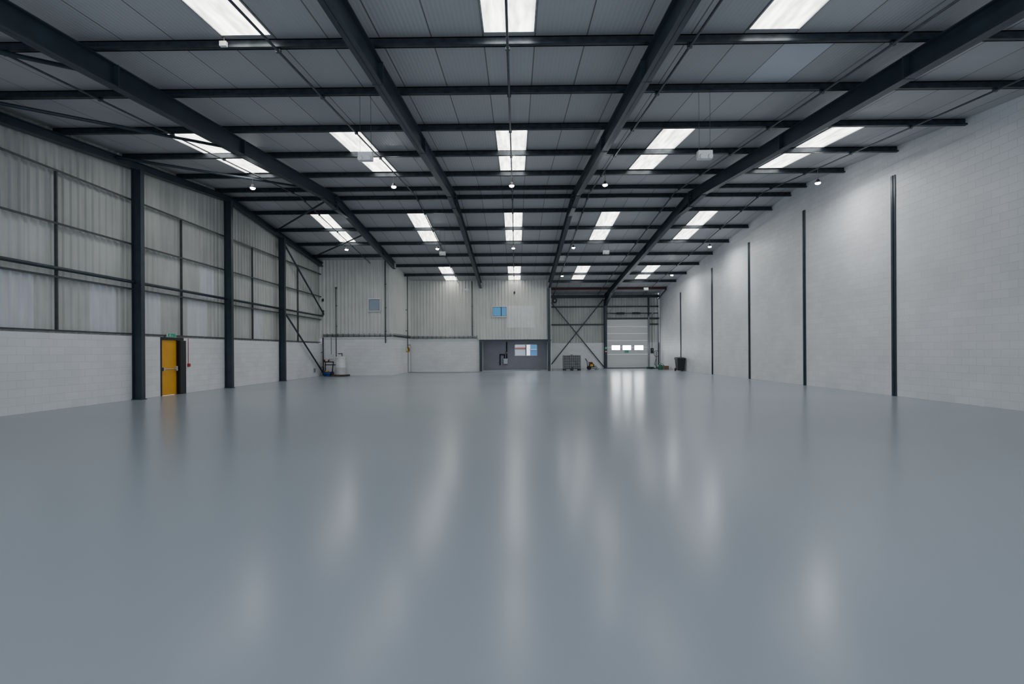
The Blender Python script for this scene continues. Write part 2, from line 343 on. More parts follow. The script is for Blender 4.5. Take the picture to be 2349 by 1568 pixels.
obj('wall', MB().box(2.1, 8, 66, 72, -.1, 4.2), 'bluecl', t); obj('roof', MB().box(2.0, 8.1, 65.9, 72.1, 1.75, 1.85), 'building', t)

# ------------------------------------------------------------------ skylights
coln = ['leftmost', 'second from left', 'middle', 'second from right', 'rightmost']
rown = {'A': 'nearest the camera', 'B': 'just before roof ridge', 'C': 'just past roof ridge', 'D': 'at far end'}
for r, y0, y1, cs in rows:
    for i in cs:
        nm = coln[i]
        if r == 'A': nm = {1: 'left', 2: 'middle', 3: 'right'}[i]
        if r == 'D': nm = {1: 'leftmost', 2: 'second from left', 3: 'second from right', 4: 'rightmost'}[i]
        x0, x1 = cols[i]-.5, cols[i]+.5; ym = {'A': 6.8, 'B': 16.25, 'C': 26.6, 'D': 36.2}[r]
        t = thing('skylight', f'bright translucent skylight, {nm} in the row {rown[r]}', 'skylight', (cols[i], ym, zr(ym)), 'roof skylights')
        for p, q in ((y0, ym), (ym, y1)):
            obj('pane', MB().slab(x0+.03, x1-.03, p, zr(p), zr(p)+.02, q, zr(q), zr(q)+.02), 'sky', t)
        for xx in (x0, x1-.03):
            obj('side_trim', MB().slab(xx, xx+.03, y0, zr(y0)-.02, zr(y0)+.02, y1, zr(y1)-.02, zr(y1)+.02), 'galv', t)

# ------------------------------------------------------------------ purlins
for k, y in enumerate(PY):
    xa = XL-.15 if y < F1Y else (SX+.02 if y < F2Y else EX+.05); zt = zr(y)-.004; zb = zt-.196
    mb = MB().box(xa, XR, y-.012, y+.012, zb, zt).box(xa, XR, y-.075, y+.012, zb, zb+.02).box(xa, XR, y-.012, y+.075, zt-.02, zt-.001).box(xa, XR, y-.085, y-.07, zb, zb+.045)
    single('purlin', mb, 'red' if k == 14 else 'steel2', f'{"dark red" if k==14 else "dark steel"} roof purlin spanning left to right, {ORD[k]} counting from the camera', 'roof beam', 'roof purlins')
single('eaves_beam', MB().ibeam((EX+.05, YF-.1, zr(YF)-.3), (XR, YF-.1, zr(YF)-.3), .25, .15, wdir=(0,1,0)), 'steel', 'dark eaves beam along top of the far wall above the loading door', 'roof beam')
x, z = P(515, 98, 9.2)
t = thing('junction_box', 'small white box under the purlin beside the left near skylight', 'electrical box', (x, 9.1, z))
obj('box', MB().cbox(x, 9.12, zr(9.25)-.17, .13, .06, .09), 'pwhite', t); obj('cable', MB().tube((x, 9.14, zr(9.25)-.13), (x, 9.14, zr(9.25)-.02), .01), 'conduit', t)

# ------------------------------------------------------------------ main frames
def rafter(X, yend, label, w=.2, D=.46, column=False):
    t = thing('rafter_frame', label, 'roof beam', (X, YR, zr(YR)-.2-D), 'main sloping roof frames')
    mb = MB(); zt = lambda y: zr(y)-.2; zb = lambda y: zt(y)-D
    for p, q in ((YB, YR), (YR, yend)):
        mb.slab(X-w/2, X+w/2, p, zt(p)-.022, zt(p), q, zt(q)-.022, zt(q))
        mb.slab(X-w/2, X+w/2, p, zb(p), zb(p)+.022, q, zb(q), zb(q)+.022)
        mb.slab(X-.008, X+.008, p, zb(p), zt(p), q, zb(q), zt(q))
    beam = obj('beam', mb, 'steel', t)
    mb = MB(); zz = zb(YR)
    for s in (-1, 1):
        y1 = YR+s*1.5
        mb.slab(X-w/2, X+w/2, YR, zz-.22, zz-.2, y1, zb(y1)-.02, zb(y1)) if s > 0 else mb.slab(X-w/2, X+w/2, y1, zb(y1)-.02, zb(y1), YR, zz-.22, zz-.2)
        (mb.slab(X-.008, X+.008, YR, zz-.2, zz, y1, zb(y1)-.01, zb(y1)) if s > 0 else mb.slab(X-.008, X+.008, y1, zb(y1)-.01, zb(y1), YR, zz-.2, zz))
    obj('apex_haunch', mb, 'steel', t)
    ap = obj('apex_plate', MB().box(X-w/2-.01, X+w/2+.01, YR-.03, YR+.03, zz-.24, zt(YR)), 'steel', t)
    for j in range(4):
        for s in (-1, 1): obj('bolt', MB().tube((X+s*.06, YR-.05, zz-.12+j*.15), (X+s*.06, YR-.03, zz-.12+j*.15), .016, 6), 'galv', ap)
    for y in (9.8, 14.4, 29.6): obj('splice_plate', MB().box(X-w/2-.01, X+w/2+.01, y-.02, y+.02, zb(y)-.005, zt(y)-.001), 'steel', beam)
    if column:
        ye = yend
        mb = MB().slab(X-w/2, X+w/2, ye-3.2, zb(ye-3.2)-.02, zb(ye-3.2), ye-.15, zb(ye)-.6, zb(ye)-.58).slab(X-.008, X+.008, ye-3.2, zb(ye-3.2)-.01, zb(ye-3.2), ye-.15, zb(ye)-.6, zb(ye))
        obj('eaves_haunch', mb, 'steel', t)
        cl = obj('column', MB().ibeam((X, ye-.2, 0), (X, ye-.2, zb(ye)), .4, .22), 'steel', t)
        obj('base_plate', MB().box(X-.16, X+.16, ye-.45, ye+.0, 0, .03), 'steel', cl)
    return t
rafter(-8.25, F1Y-.05, 'dark steel roof frame beam, leftmost, ending above front office block')
rafter(-2.8, F2Y-.05, 'dark steel roof frame beam, second from left, crossing beside middle skylights')
rafter(2.68, F2Y-.05, 'dark steel roof frame beam, third from left, ending at right edge of rear office cladding')
rafter(8.0, YF, 'dark steel roof frame beam, rightmost, ending on the column beside the loading door', w=.22, column=True)
mb = MB(); X = XL+.05
for p, q in ((YB, YR), (YR, F1Y-.05)):
    zt = lambda y: zr(y)-.201
    mb.slab(X-.12, X+.12, p, zt(p)-.02, zt(p), q, zt(q)-.02, zt(q)); mb.slab(X-.12, X+.12, p, zt(p)-.26, zt(p)-.24, q, zt(q)-.26, zt(q)-.24); mb.slab(X-.01, X+.01, p, zt(p)-.25, zt(p), q, zt(q)-.25, zt(q))
single('gable_beam', mb, 'steel', 'dark sloping steel beam along the top of the left clad wall', 'roof beam')
for k, y in enumerate((16.5, 21.75, 26.75)):
    zt = zr(y)-.47
    t = thing('steel_column', f'dark steel column on left wall, {["left of the yellow door","right of the yellow door under the ridge","third from the camera beside the diagonal braces"][k]}', 'column', (XL+.12, y, 0), 'columns on the left wall')
    cl = obj('column', MB().ibeam((XL+.17, y, 0), (XL+.17, y, zt), .33, .17, wdir=(0,1,0)), 'steel', t)
    obj('base_plate', MB().box(XL+.001, XL+.36, y-.12, y+.12, 0, .025), 'steel', cl)
for k, (y, lab) in enumerate(((13.8, 'left of the nearest column'), (19.0, 'rising above the yellow door'), (24.15, 'between second and third columns'), (29.2, 'crossed by the diagonal braces'))):
    single('wall_post', MB().box(XL-.12, XL-.04, y-.02, y+.02, 2.3, 6.9), 'rail', f'thin dark post on left wall cladding, {lab}', 'post', 'thin posts on the left wall')
single('door_post', MB().box(XL, XL+.12, DY1+.04, DY1+.36, 0, 2.09), 'black', 'short black boxed post right beside the yellow door', 'post')
for z, lab in ((6.93, 'top'), (5.4, 'middle'), (3.85, 'third')):
    single('cladding_rail', MB().box(XL-.12, XL-.03, YB, F1Y-.02, z-.01, z+.01).box(XL-.03, XL-.015, YB, F1Y-.02, z-.05, z+.01), 'rail', f'{lab} long dark rail running along the left wall cladding', 'rail', 'cladding rails on the left wall')
single('cladding_rail', MB().box(XL-.14, XL-.02, YB, F1Y-.02, 2.26, 2.30), 'rail', 'lowest long dark rail on top of the left white block wall', 'rail', 'cladding rails on the left wall')
single('tube_rail', MB().tube((XL+.06, YB, 4.06), (XL+.06, F1Y-.02, 4.06), .055), 'steel', 'round dark steel tube running horizontally between the left wall columns', 'rail', None, True)
for a, b, lab in (((26.95, 7.75), (32.5, 4.2), 'upper'), ((26.95, 3.9), (32.5, .1), 'lower')):
    t = thing('wall_brace', f'{lab} diagonal dark steel tube brace at far end of left wall', 'brace', (XL+.18, a[0], b[1]), 'left wall braces')
    obj('tube', MB().tube((XL+.18, a[0], a[1]), (XL+.18, b[0], b[1]), .05), 'steel', t, True)
    obj('end_plate', MB().box(XL+.17, XL+.19, a[0]-.1, a[0]+.2, a[1]-.2, a[1]+.1), 'steel', t)
    obj('end_plate', MB().box(XL+.17, XL+.19, b[0]-.25, b[0]+.06, b[1]-.08, b[1]+.25), 'steel', t)
for k, (a, b) in enumerate((((XL+.1, 6.5), (-8.35, 10.25)), ((XL+.1, 10.6), (-8.35, 15.4)), ((XL+.1, 15.7), (-8.35, 20.6)), ((XL+.1, 26.2), (-8.35, 21.9)), ((XL+.1, 31.0), (-8.35, 26.7)))):
    za, zb = zr(a[1])-.28, zr(b[1])-.28
    single('roof_brace', MB().tube((a[0], a[1], za), (b[0], b[1], zb), .045), 'steel', f'dark diagonal tube under roof between left wall and leftmost frame, {ORD[k]} from the camera', 'brace', 'diagonal roof braces', True)
for a, b, lab in (((2.95, .15), (7.85, 6.2), 'rising to the right'), ((2.95, 6.2), (7.85, .15), 'rising to the left')):
    yy = YF-.08 if 'right' in lab else YF-.14
    single('wall_brace', MB().bar((a[0], yy, a[1]), (b[0], yy, b[1]), .012, .09), 'steel', f'thin dark diagonal cross brace on far wall {lab}', 'brace', 'far wall cross braces')
for z, lab in ((5.55, 'upper'), (3.95, 'lower')):
    single('cladding_rail', MB().box(EX+.02, 7.88, YF+.02, YF+.1, z-.06, z+.06), 'rail', f'{lab} dark rail across far wall cladding left of the loading door', 'rail', 'far wall rails')
single('cladding_rail', MB().box(8.12, XR, YF+.02, YF+.1, 5.49, 5.61), 'rail', 'dark rail across far wall cladding above the loading door', 'rail', 'far wall rails')
single('cladding_rail', MB().box(12.0, XR, YF+.02, YF+.1, 3.89, 4.01), 'rail', 'short dark rail on far wall cladding right of the loading door', 'rail', 'far wall rails')
for k, (y, zt) in enumerate(((16.4, 7.48), (21.45, 7.78), (26.5, 7.5), (31.5, 6.95), (37.5, 6.1))):
    single('wall_post', MB().box(XR-.03, XR+.02, y-.095, y+.095, 0, zt).box(XR-.05, XR-.03, y-.015, y+.015, 0, zt), 'steel', f'narrow dark steel post set in white right wall, {ORD[k]} from the camera', 'post', 'posts in the right block wall')
single('steel_column', MB().ibeam((-2.82, F2Y-.12, 0), (-2.82, F2Y-.12, 2.38), .18, .2), 'steel', 'short dark column at left side of the ground floor opening', 'column')
single('steel_column', MB().ibeam((2.62, F2Y-.23, 0), (2.62, F2Y-.23, zr(F2Y)-.67), .26, .2), 'steel', 'dark column at right side of the ground floor opening', 'column')

# ------------------------------------------------------------------ lighting runs
runs = [(-9.9, 'leftmost'), (-4.57, 'second from left'), (-.13, 'middle'), (3.37, 'fourth from left'), (7.25, 'fifth from left beside the rightmost frame'), (11.3, 'rightmost')]
for X, lab in runs:
    ye = F1Y-.05 if X < SX else (F2Y-.05 if X < EX else YF-.3)
    pts = [(X, YB+3, zr(YB+3)-.24), (X, YR, zr(YR)-.24), (X, ye, zr(ye)-.24)]
    t = thing('light_conduit', f'thin dark conduit running away under the roof, {lab}', 'conduit', (X, YR, zr(YR)-.24), 'lighting conduits')
    obj('pipe', MB().path(pts, .025), 'conduit', t, True)
    for y in PY:
        if y < ye: obj('clip', MB().cbox(X, y, zr(y)-.235, .09, .05, .06), 'conduit', t)
spots = []
for r, Y, zz in ((0, 18.0, 6.2), (1, 28.0, 6.0), (2, 34.8, 5.42)):
    for i, X in enumerate((-9.9, -4.57, -.13, 3.37, 11.3)):
        if r == 2 and i < 3: continue
        spots.append((r, i, X, Y, zz+1.6))
def hibay(X, Y, Z):
    t = thing('ceiling_lamp', 'x', 'light', (X, Y, Z), 'round high bay lamps')
    h = obj('housing', MB().lathe((X, Y, Z), [(0, .14), (.04, .14), (.06, .08), (.085, .05), (.09, .01)]), 'black', t, True)
    obj('lens', MB().lathe((X, Y, Z), [(.09, .012), (.09, -.005), (.075, -.03), (.04, -.045), (0, -.047)]), 'lamp', h, True)
    obj('hanging_rod', MB().tube((X, Y, Z+.13), (X, Y, zr(Y)-.22), .01, 6), 'conduit', t)
    return t
rn = ['nearest row', 'middle row', 'farthest row']; cn = ['leftmost', 'second from left', 'middle', 'second from right', 'rightmost']
for (r, i, X, Y, Z) in spots:
    t = hibay(X, Y, Z); nm = cn[i] if r < 2 else {3: 'left', 4: 'right'}[i]
    t['label'] = f'small round lit high bay lamp hanging under roof, {nm} of the {rn[r]}'
    ld = bpy.data.lights.new('lamp_light', 'AREA'); ld.shape = 'DISK'; ld.size = .18; ld.energy = 70 if i == 4 else 18; ld.color = (.92, .96, 1)
    lo = bpy.data.objects.new('lamp_light', ld); C.objects.link(lo); lo.location = (0, 0, -.055); lo.parent = t
def emergency(X, Y, Z, label):
    t = thing('emergency_light', label, 'light', (X, Y, Z), 'white twin spot emergency lights')
    bd = obj('body', MB().box(X-.17, X+.17, Y-.07, Y+.07, Z, Z+.2), 'pwhite', t, bevel=.012)
    for s in (-1, 1):
        obj('spot_head', MB().tube((X+s*.1, Y-.13, Z+.03), (X+s*.1, Y-.07, Z+.06), .05, 12), 'pwhite', bd)
        obj('wire', MB().tube((X+s*.13, Y, Z+.2), (X+s*.13, Y, zr(Y)-.2), .005, 5), 'conduit', t)
for px, py, Y, lab in ((838, 368, PY[1], 'left one of the nearest pair'), (1615, 367, PY[1], 'right one of the nearest pair'), (1015, 585, 26.6, 'left one of the middle pair'), (1390, 583, 26.6, 'right one of the middle pair'), (1071, 668, 36.2, 'left one of the farthest pair'), (1481, 666, 36.2, 'right one of the farthest pair')):
    x, z = P(px, py, Y); emergency(x, Y, z, f'white box emergency light hung on thin wires, {lab}')

# ------------------------------------------------------------------ yellow door
d = struct('door_1', MB().box(XL-.1, XL+.02, DY0-.06, DY0, 0, 2.12).box(XL-.1, XL+.02, DY1, DY1+.03, 0, 2.12).box(XL-.1, XL+.03, DY0-.06, DY1+.36, 2.1, 2.2), 'black')
lf = obj('door_leaf', MB().box(XL-.06, XL-.02, DY0, DY1, .01, 2.1), 'yellow', d)
obj('push_bar', MB().tube((XL+.05, DY0+.06, 1.0), (XL+.05, DY1-.06, 1.0), .018).box(XL-.02, XL+.07, DY0+.03, DY0+.09, .94, 1.06).box(XL-.02, XL+.07, DY1-.1, DY1-.03, .92, 1.1), 'chrome', lf)
t = thing('exit_sign', 'green emergency exit sign above the yellow door', 'sign', (XL+.04, 18.25, 2.2))
obj('housing', MB().box(XL, XL+.05, 18.05, 18.5, 2.21, 2.36), 'pwhite', t); fc = obj('face', MB().box(XL+.05, XL+.055, 18.07, 18.48, 2.22, 2.35), 'sign', t)
def man(mb, u, z, s, axis='y', c=0):
    def b(u0, z0, u1, z1, w):
        f = (lambda q, h: (c, u+q*s, z+h*s)) if axis == 'y' else (lambda q, h: (u+q*s, c, z+h*s))
        mb.bar(f(u0, z0), f(u1, z1), w*s, w*s)
    b(-.1,.2,.1,.5,.12); b(-.1,.2,-.35,-.1,.1); b(-.1,.2,.1,-.05,.1); b(.1,-.05,.1,-.35,.1); b(.1,.5,.35,.3,.08); b(.05,.5,-.25,.4,.08); b(.15,.6,.22,.72,.17)
    b(.7,.1,1.3,.1,.1); b(1.3,.1,1.1,.3,.1); b(1.3,.1,1.1,-.1,.1)
mb = MB(); man(mb, 18.17, 2.26, .1, 'y', XL+.058); obj('running_figure', mb, 'pwhite', fc)
t = thing('fire_call_point', 'small red fire alarm call point with red pipe right of the yellow door', 'alarm', (XL+.01, 19.25, 1.05))
obj('box', MB().box(XL-.01, XL+.07, 19.2, 19.3, 1.05, 1.18), 'redp', t, bevel=.006); obj('pipe', MB().tube((XL+.01, 19.25, 1.18), (XL+.01, 19.25, 2.19), .011), 'redp', t)
t = thing('socket_box', 'small grey electrical box low on the white left wall by far corner', 'electrical box', (XL, 31.3, .3))
bd = obj('box', MB().box(XL, XL+.06, 31.2, 31.4, .3, .55), 'galv', t); obj('cover', MB().box(XL+.06, XL+.07, 31.22, 31.38, .32, .53), 'seal', bd)

# ------------------------------------------------------------------ office block fittings
def pipe(pts, r, m, label, brk=None, brm='conduit'):
    t = thing('pipe', label, 'pipe', pts[0])
    obj('tube', MB().path(pts, r), m, t, True)
    for b in brk or []: obj('bracket', MB().cbox(*b), brm, t)
    return t
yA, yB = F1Y-.1, F2Y-.1
t = thing('cable_tray', 'long grey tray of pipes along ledge of the office block walls', 'cable tray', (XL, yA, 2.7))
pts = [(XL+.1, yA, 2.78), (SX+.1, yA, 2.78), (SX+.1, yB, 2.78), (-3.15, yB, 2.78), (-3.02, yB, 2.5)]
obj('pipe', MB().path(pts, .035), 'galv', t, True)
obj('pipe', MB().path([(a, b, c-.1) for a, b, c in pts[:4]], .02), 'conduit', t, True)
for i in range(13): obj('bracket', MB().cbox(XL+.4+i*.36, yA+.03, 2.75, .04, .1, .2), 'conduit', t)
for i in range(15): obj('bracket', MB().cbox(SX+.3+i*.36, yB+.03, 2.75, .04, .1, .2), 'conduit', t)
for i in range(12): obj('bracket', MB().cbox(SX+.06, yA+.4+i*.45, 2.75, .1, .04, .2), 'conduit', t)
x, z = P(771, 660, F1Y)
pipe([(x, yA-.06, z), (x, yA-.06, 1.2)], .03, 'conduit', 'vertical dark pipe above the white tank on office wall', [(x, yA, z-1.2, .06, .14, .05), (x, yA, z, .1, .12, .1), (x, yA, z-2.6, .06, .14, .05)])
x, z = P(884, 590, F1Y)
pipe([(x, yA-.06, zr(F1Y)-.1), (x, yA-.06, 2.2)], .04, 'conduit', 'thick vertical pipe near right corner of the front office wall', [(x, yA, q, .12, .16, .04) for q in (3, 4.6, 6.2)])
pipe([(XL+.12, F1Y-.1, .02), (XL+.12, F1Y-.1, 2.6)], .04, 'black', 'black vertical pipe in the corner of left wall and front office wall', [(XL+.05, F1Y-.1, q, .12, .1, .04) for q in (.6, 1.6)])
pipe([(SX+.16, 36.6, zr(36.6)-.1), (SX+.16, 36.6, 1.9), (SX+.16, 37.0, 1.75), (SX+.16, 37.0, 1.55)], .035, 'conduit', 'vertical pipe on the receding side wall of the office block', [(SX+.07, 36.6, q, .16, .1, .04) for q in (3.2, 4.8)])
x, _ = P(1083, 640, F2Y)
pipe([(x, yB-.06, zr(F2Y)-.1), (x, yB-.06, 2.85)], .04, 'conduit', 'vertical pipe on the rear office cladding left of blue window', [(x, yB, q, .12, .16, .04) for q in (3.6, 5.2)])
t = thing('gas_valve', 'yellow gas valve at bottom of pipe on office side wall', 'valve', (SX+.16, 36.9, 1.5))
bd = obj('body', MB().tube((SX+.16, 36.85, 1.55), (SX+.16, 36.85, 2.0), .07, 12).tube((SX+.02, 36.85, 1.62), (SX+.16, 36.85, 1.62), .05), 'yellow', t, True)
obj('wheel', MB().tube((SX+.2, 36.85, 1.75), (SX+.23, 36.85, 1.75), .13, 16), 'black', bd)
d = struct('door_2', MB().box(SX, SX+.04, 37.3, 37.36, 0, 2.1).box(SX, SX+.04, 38.14, 38.2, 0, 2.1).box(SX, SX+.04, 37.3, 38.2, 2.1, 2.16), 'seal')
lf = obj('door_leaf', MB().box(SX+.002, SX+.025, 37.36, 38.14, .01, 2.1), 'white', d); obj('door_handle', MB().tube((SX+.025, 37.45, 1.02), (SX+.07, 37.45, 1.02), .012).tube((SX+.07, 37.45, 1.02), (SX+.07, 37.58, 1.02), .012), 'chrome', lf)
for px, py, Y, lab in ((740, 688, F1Y, 'front office cladding near left wall'), (1180, 671, F2Y, 'rear office cladding above blue window')):
    x, z = P(px, py, Y); t = thing('motion_sensor', f'small dark sensor on the {lab}', 'sensor', (x, Y-.1, z))
    obj('body', MB().cbox(x, Y-.07, z, .12, .1, .16), 'black', t, bevel=.01); obj('bracket', MB().cbox(x, Y-.03, z+.1, .05, .06, .06), 'conduit', t)
tx, ty = -11.72, 31.9
t = thing('water_tank', 'white cylindrical tank on a pallet against the front office wall', 'tank', (tx, ty, 0))
bd = obj('body', MB().lathe((tx, ty, .1), [(0, 0), (.31, 0), (.32, .04), (.32, .45), (.335, .47), (.335, .5), (.32, .52), (.32, 1.1), (.31, 1.15), (0, 1.15)], 28), 'pwhite', t, True)
obj('lid', MB().lathe((tx, ty, 1.25), [(.34, -.04), (.34, .02), (.27, .06), (.1, .09), (0, .09)], 28), 'pwhite', bd, True)
pl = obj('pallet', MB().cbox(tx, ty, .08, .95, .95, .03), 'wood', t)
for i in (-1, 0, 1): obj('skid', MB().cbox(tx, ty+i*.4, .032, .95, .08, .064), 'wood', pl)
obj('outlet_pipe', MB().path([(tx+.1, ty, 1.3), (tx+.1, ty, 1.5), (tx-.1, ty+.35, 1.5), (tx-.35, ty+.5, 1.5)], .03), 'conduit', t, True)
t = thing('pump_set', 'black pipework rack with blue pump left of the white tank', 'pump', (-12.6, 32.0, 0))
bd = obj('pump_body', MB().tube((-12.85, 31.9, .18), (-12.35, 31.9, .18), .12, 16).box(-12.8, -12.4, 31.8, 32.0, 0, .09), 'blue', t, True)
obj('pump_head', MB().tube((-12.33, 31.9, .17), (-12.22, 31.9, .17), .15, 16), 'black', bd, True)
obj('control_box', MB().box(-12.72, -12.52, 31.82, 31.98, .29, .36), 'yellow', bd)
pw = obj('pipework', MB().path([(-12.28, 31.9, .3), (-12.28, 32.1, .95), (-13.0, 32.2, .95), (-13.0, 32.2, .4)], .035).path([(-12.95, 32.3, .75), (-12.2, 32.3, .75), (-12.1, 32.3, 1.1)], .03).path([(-12.9, 32.3, .1), (-12.9, 32.3, 1.0)], .03), 'black', t, True)
for x in (-12.6, -12.9): obj('valve', MB().tube((x, 32.05, .95), (x, 32.15, 1.08), .05, 10), 'dred', pw)
t = thing('filter_box', 'white control box with pipe on office wall above the blue pump', 'electrical box', (-12.57, 32.5, 1.15))
obj('box', MB().box(-12.7, -12.45, 32.45, 32.6, 1.15, 1.45), 'pwhite', t, bevel=.01); obj('pipe', MB().path([(-12.57, 32.5, 1.45), (-12.57, 32.5, 2.6)], .018), 'conduit', t)
t = thing('gas_meter', 'gas meter with looping pipes on grey recess wall left of window', 'meter', (-1.0, YF-.2, 0))
obj('meter_box', MB().box(-1.15, -.75, YF-.3, YF-.05, .45, .95), 'galv', t, bevel=.02)
pw = obj('pipework', MB().path([(-1.05, YF-.15, .95), (-1.05, YF-.15, 1.3), (-1.45, YF-.15, 1.3), (-1.45, YF-.15, .35)], .05).path([(-.85, YF-.15, .95), (-.85, YF-.15, 1.9), (-.85, YF-.15, 2.45)], .05), 'black', t, True)
obj('regulator', MB().ball((-.85, YF-.2, 1.45), .12, 8, 12, .6), 'galv', pw, True)

# ------------------------------------------------------------------ sectional door
d = struct('door_3', MB().box(RD[0]-.08, RD[0], YF-.1, YF+.04, 0, RD[2]+.3).box(RD[1], RD[1]+.1, YF-.1, YF+.04, 0, RD[2]+.3), 'seal')
n = 7; ph_ = RD[2]/n; pans = []
for i in range(n):
    z0 = i*ph_; mb = MB(); h = ph_/4
    for j in range(4): mb.box(RD[0], RD[1], YF+.02, YF+.07, z0+j*h+.01, z0+(j+1)*h-.01)
    mb.box(RD[0], RD[1], YF+.04, YF+.06, z0+.004, z0+ph_-.004)
    pans.append(obj('door_panel', mb, 'panel', d))
for a, b in ((1403, 1422), (1428, 1447), (1455, 1475)):
    x0, z1 = P(a, 792, YF); x1, z0 = P(b, 802, YF)
    f = obj('vision_panel_frame', MB().box(x0-.04, x1+.04, YF+.0, YF+.03, z0-.04, z1+.04), 'black', pans[2])
    obj('vision_pane', MB().box(x0, x1, YF-.005, YF+.001, z0, z1), 'winwhite', pans[2])
obj('bottom_seal', MB().box(RD[0], RD[1], YF-.0, YF+.07, 0, .06), 'black', d)
sh = obj('torsion_shaft', MB().tube((RD[0]-.1, YF-.2, RD[2]+.55), (XR-.1, YF-.2, RD[2]+.55), .04), 'steel', d, True)
for a in (9, 10.4): obj('spring', MB().tube((a, YF-.2, RD[2]+.55), (a+.7, YF-.2, RD[2]+.55), .09), 'steel', sh, True)
for xx in (RD[0]-.03, RD[1]+.05): obj('track', MB().path([(xx, YF-.14, 0), (xx, YF-.14, RD[2]+.3), (xx, YF-3.2, RD[2]+.75)], .03), 'galv', d)
obj('header', MB().box(RD[0]-.1, XR, YF-.05, YF+.12, RD[2]+.02, RD[2]+.16), 'steel', d)
obj('side_post', MB().box(RD[1]+.02, RD[1]+.14, YF-.04, YF+.1, 0, zr(YF)-.3), 'steel', d)
x, z = P(1437, 806, YF)
t = thing('exit_sign', 'small green exit sign on the pale sectional loading door', 'sign', (x, YF, z))
fc = obj('face', MB().box(x-.17, x+.17, YF-.02, YF-.007, z-.09, z+.09), 'sign', t); mb = MB(); man(mb, x-.07, z-.03, .11, 'x', YF-.022); obj('running_figure', mb, 'pwhite', fc)
t = thing('safety_sign', 'green over red safety sign on column left of loading door', 'sign', (8.0, YF-.42, 1.3))
g = obj('green_panel', MB().box(7.9, 8.1, YF-.425, YF-.41, 1.72, 1.94), 'sign', t); r_ = obj('red_panel', MB().box(7.9, 8.1, YF-.425, YF-.41, 1.4, 1.64), 'dred', t); obj('symbol', MB().box(7.98, 8.02, YF-.43, YF-.425, 1.76, 1.9).box(7.93, 8.07, YF-.43, YF-.425, 1.81, 1.85), 'pwhite', g); obj('symbol', MB().box(7.94, 8.06, YF-.43, YF-.425, 1.48, 1.56), 'pwhite', r_)
t = thing('door_control', 'dark control box with green button right of the loading door', 'control box', (12.2, YF-.1, 1.4))
bd = obj('box', MB().box(12.08, 12.32, YF-.14, YF, 1.35, 1.8), 'black', t, bevel=.01); obj('button', MB().tube((12.2, YF-.16, 1.65), (12.2, YF-.14, 1.65), .05, 12), 'sign', bd); obj('cable', MB().path([(12.2, YF-.06, 1.8), (12.2, YF-.06, 4.9)], .015), 'black', t)
pipe([(XR-.15, YF-.3, .02), (XR-.15, YF-.3, zr(YF)-.6), (XR-.15, YF-2.6, zr(YF)+.0)], .045, 'steel', 'dark vertical pipe in the far right corner')
x, z = P(1268, 690, YF)
t = thing('wall_fan', 'dark round fan unit high on far wall beside office cladding', 'fan', (x+.15, YF-.1, z))
rg = obj('ring', MB().tube((x+.15, YF-.25, z), (x+.15, YF-.02, z), .22, 20), 'black', t); obj('hub', MB().tube((x+.15, YF-.28, z), (x+.15, YF-.25, z), .08, 12), 'galv', rg)

# ------------------------------------------------------------------ caged container
bx, by = 4.55, 39.4; W, D_, H = 1.36, 1.1, 1.27
t = thing('bulk_container', 'dark caged bulk liquid container on a pallet by the far wall', 'container', (bx, by, 0))
tk = obj('tank', MB().box(bx-W/2+.03, bx+W/2-.03, by-D_/2+.03, by+D_/2-.03, .16, H-.04), 'tank', t, bevel=.06)
obj('cap', MB().tube((bx, by, H-.06), (bx, by, H+.01), .12, 16), 'black', tk)
mb = MB()
for z in (.2, .42, .64, .86, 1.04, H-.04):
    for s in (-1, 1):
        mb.tube((bx-W/2, by+s*D_/2, z), (bx+W/2, by+s*D_/2, z), .012, 6); mb.tube((bx+s*W/2, by-D_/2, z), (bx+s*W/2, by+D_/2, z), .012, 6)
for i in range(9):
    x = bx-W/2+W*i/8
    for s in (-1, 1): mb.tube((x, by+s*D_/2, .14), (x, by+s*D_/2, H-.03), .012, 6)
for i in range(1, 7):
    y = by-D_/2+D_*i/7
    for s in (-1, 1): mb.tube((bx+s*W/2, y, .14), (bx+s*W/2, y, H-.03), .012, 6)
for s in (-.3, .3): mb.bar((bx+s, by-D_/2, H-.02), (bx+s, by+D_/2, H-.02), .05, .02)
obj('cage', mb, 'cage', t)
pl = obj('pallet', MB().box(bx-W/2, bx+W/2, by-D_/2, by+D_/2, .12, .15), 'black', t)
for i in (-1, 0, 1): obj('skid', MB().box(bx+i*(W/2-.08)-.08, bx+i*(W/2-.08)+.08, by-D_/2, by+D_/2, 0, .12), 'black', pl)
obj('valve', MB().tube((bx, by-D_/2-.06, .24), (bx, by-D_/2+.06, .24), .05, 12), 'black', tk)
# ------------------------------------------------------------------ pressure washer
wx, wy = 6.35, 40.6
t = thing('pressure_washer', 'black and red pressure washer trolley right of the caged container', 'pressure washer', (wx, wy, 0))
obj('frame', MB().path([(wx+.45, wy-.2, .12), (wx-.3, wy-.2, .12), (wx-.35, wy-.2, .7), (wx-.5, wy-.2, .92), (wx-.5, wy+.2, .92), (wx-.35, wy+.2, .7), (wx-.3, wy+.2, .12), (wx+.45, wy+.2, .12), (wx+.45, wy-.2, .12)], .02).tube((wx+.4, wy, 0), (wx+.4, wy, .14), .025), 'black', t, True)
en = obj('engine', MB().box(wx-.2, wx+.2, wy-.18, wy+.18, .2, .5).tube((wx, wy, .5), (wx, wy, .6), .12, 14), 'black', t, bevel=.02)
obj('cover', MB().box(wx-.12, wx+.12, wy-.22, wy-.18, .28, .46), 'yellow', en)
obj('fuel_tank', MB().box(wx-.22, wx+.1, wy-.15, wy+.15, .52, .64), 'dred', en, bevel=.03)
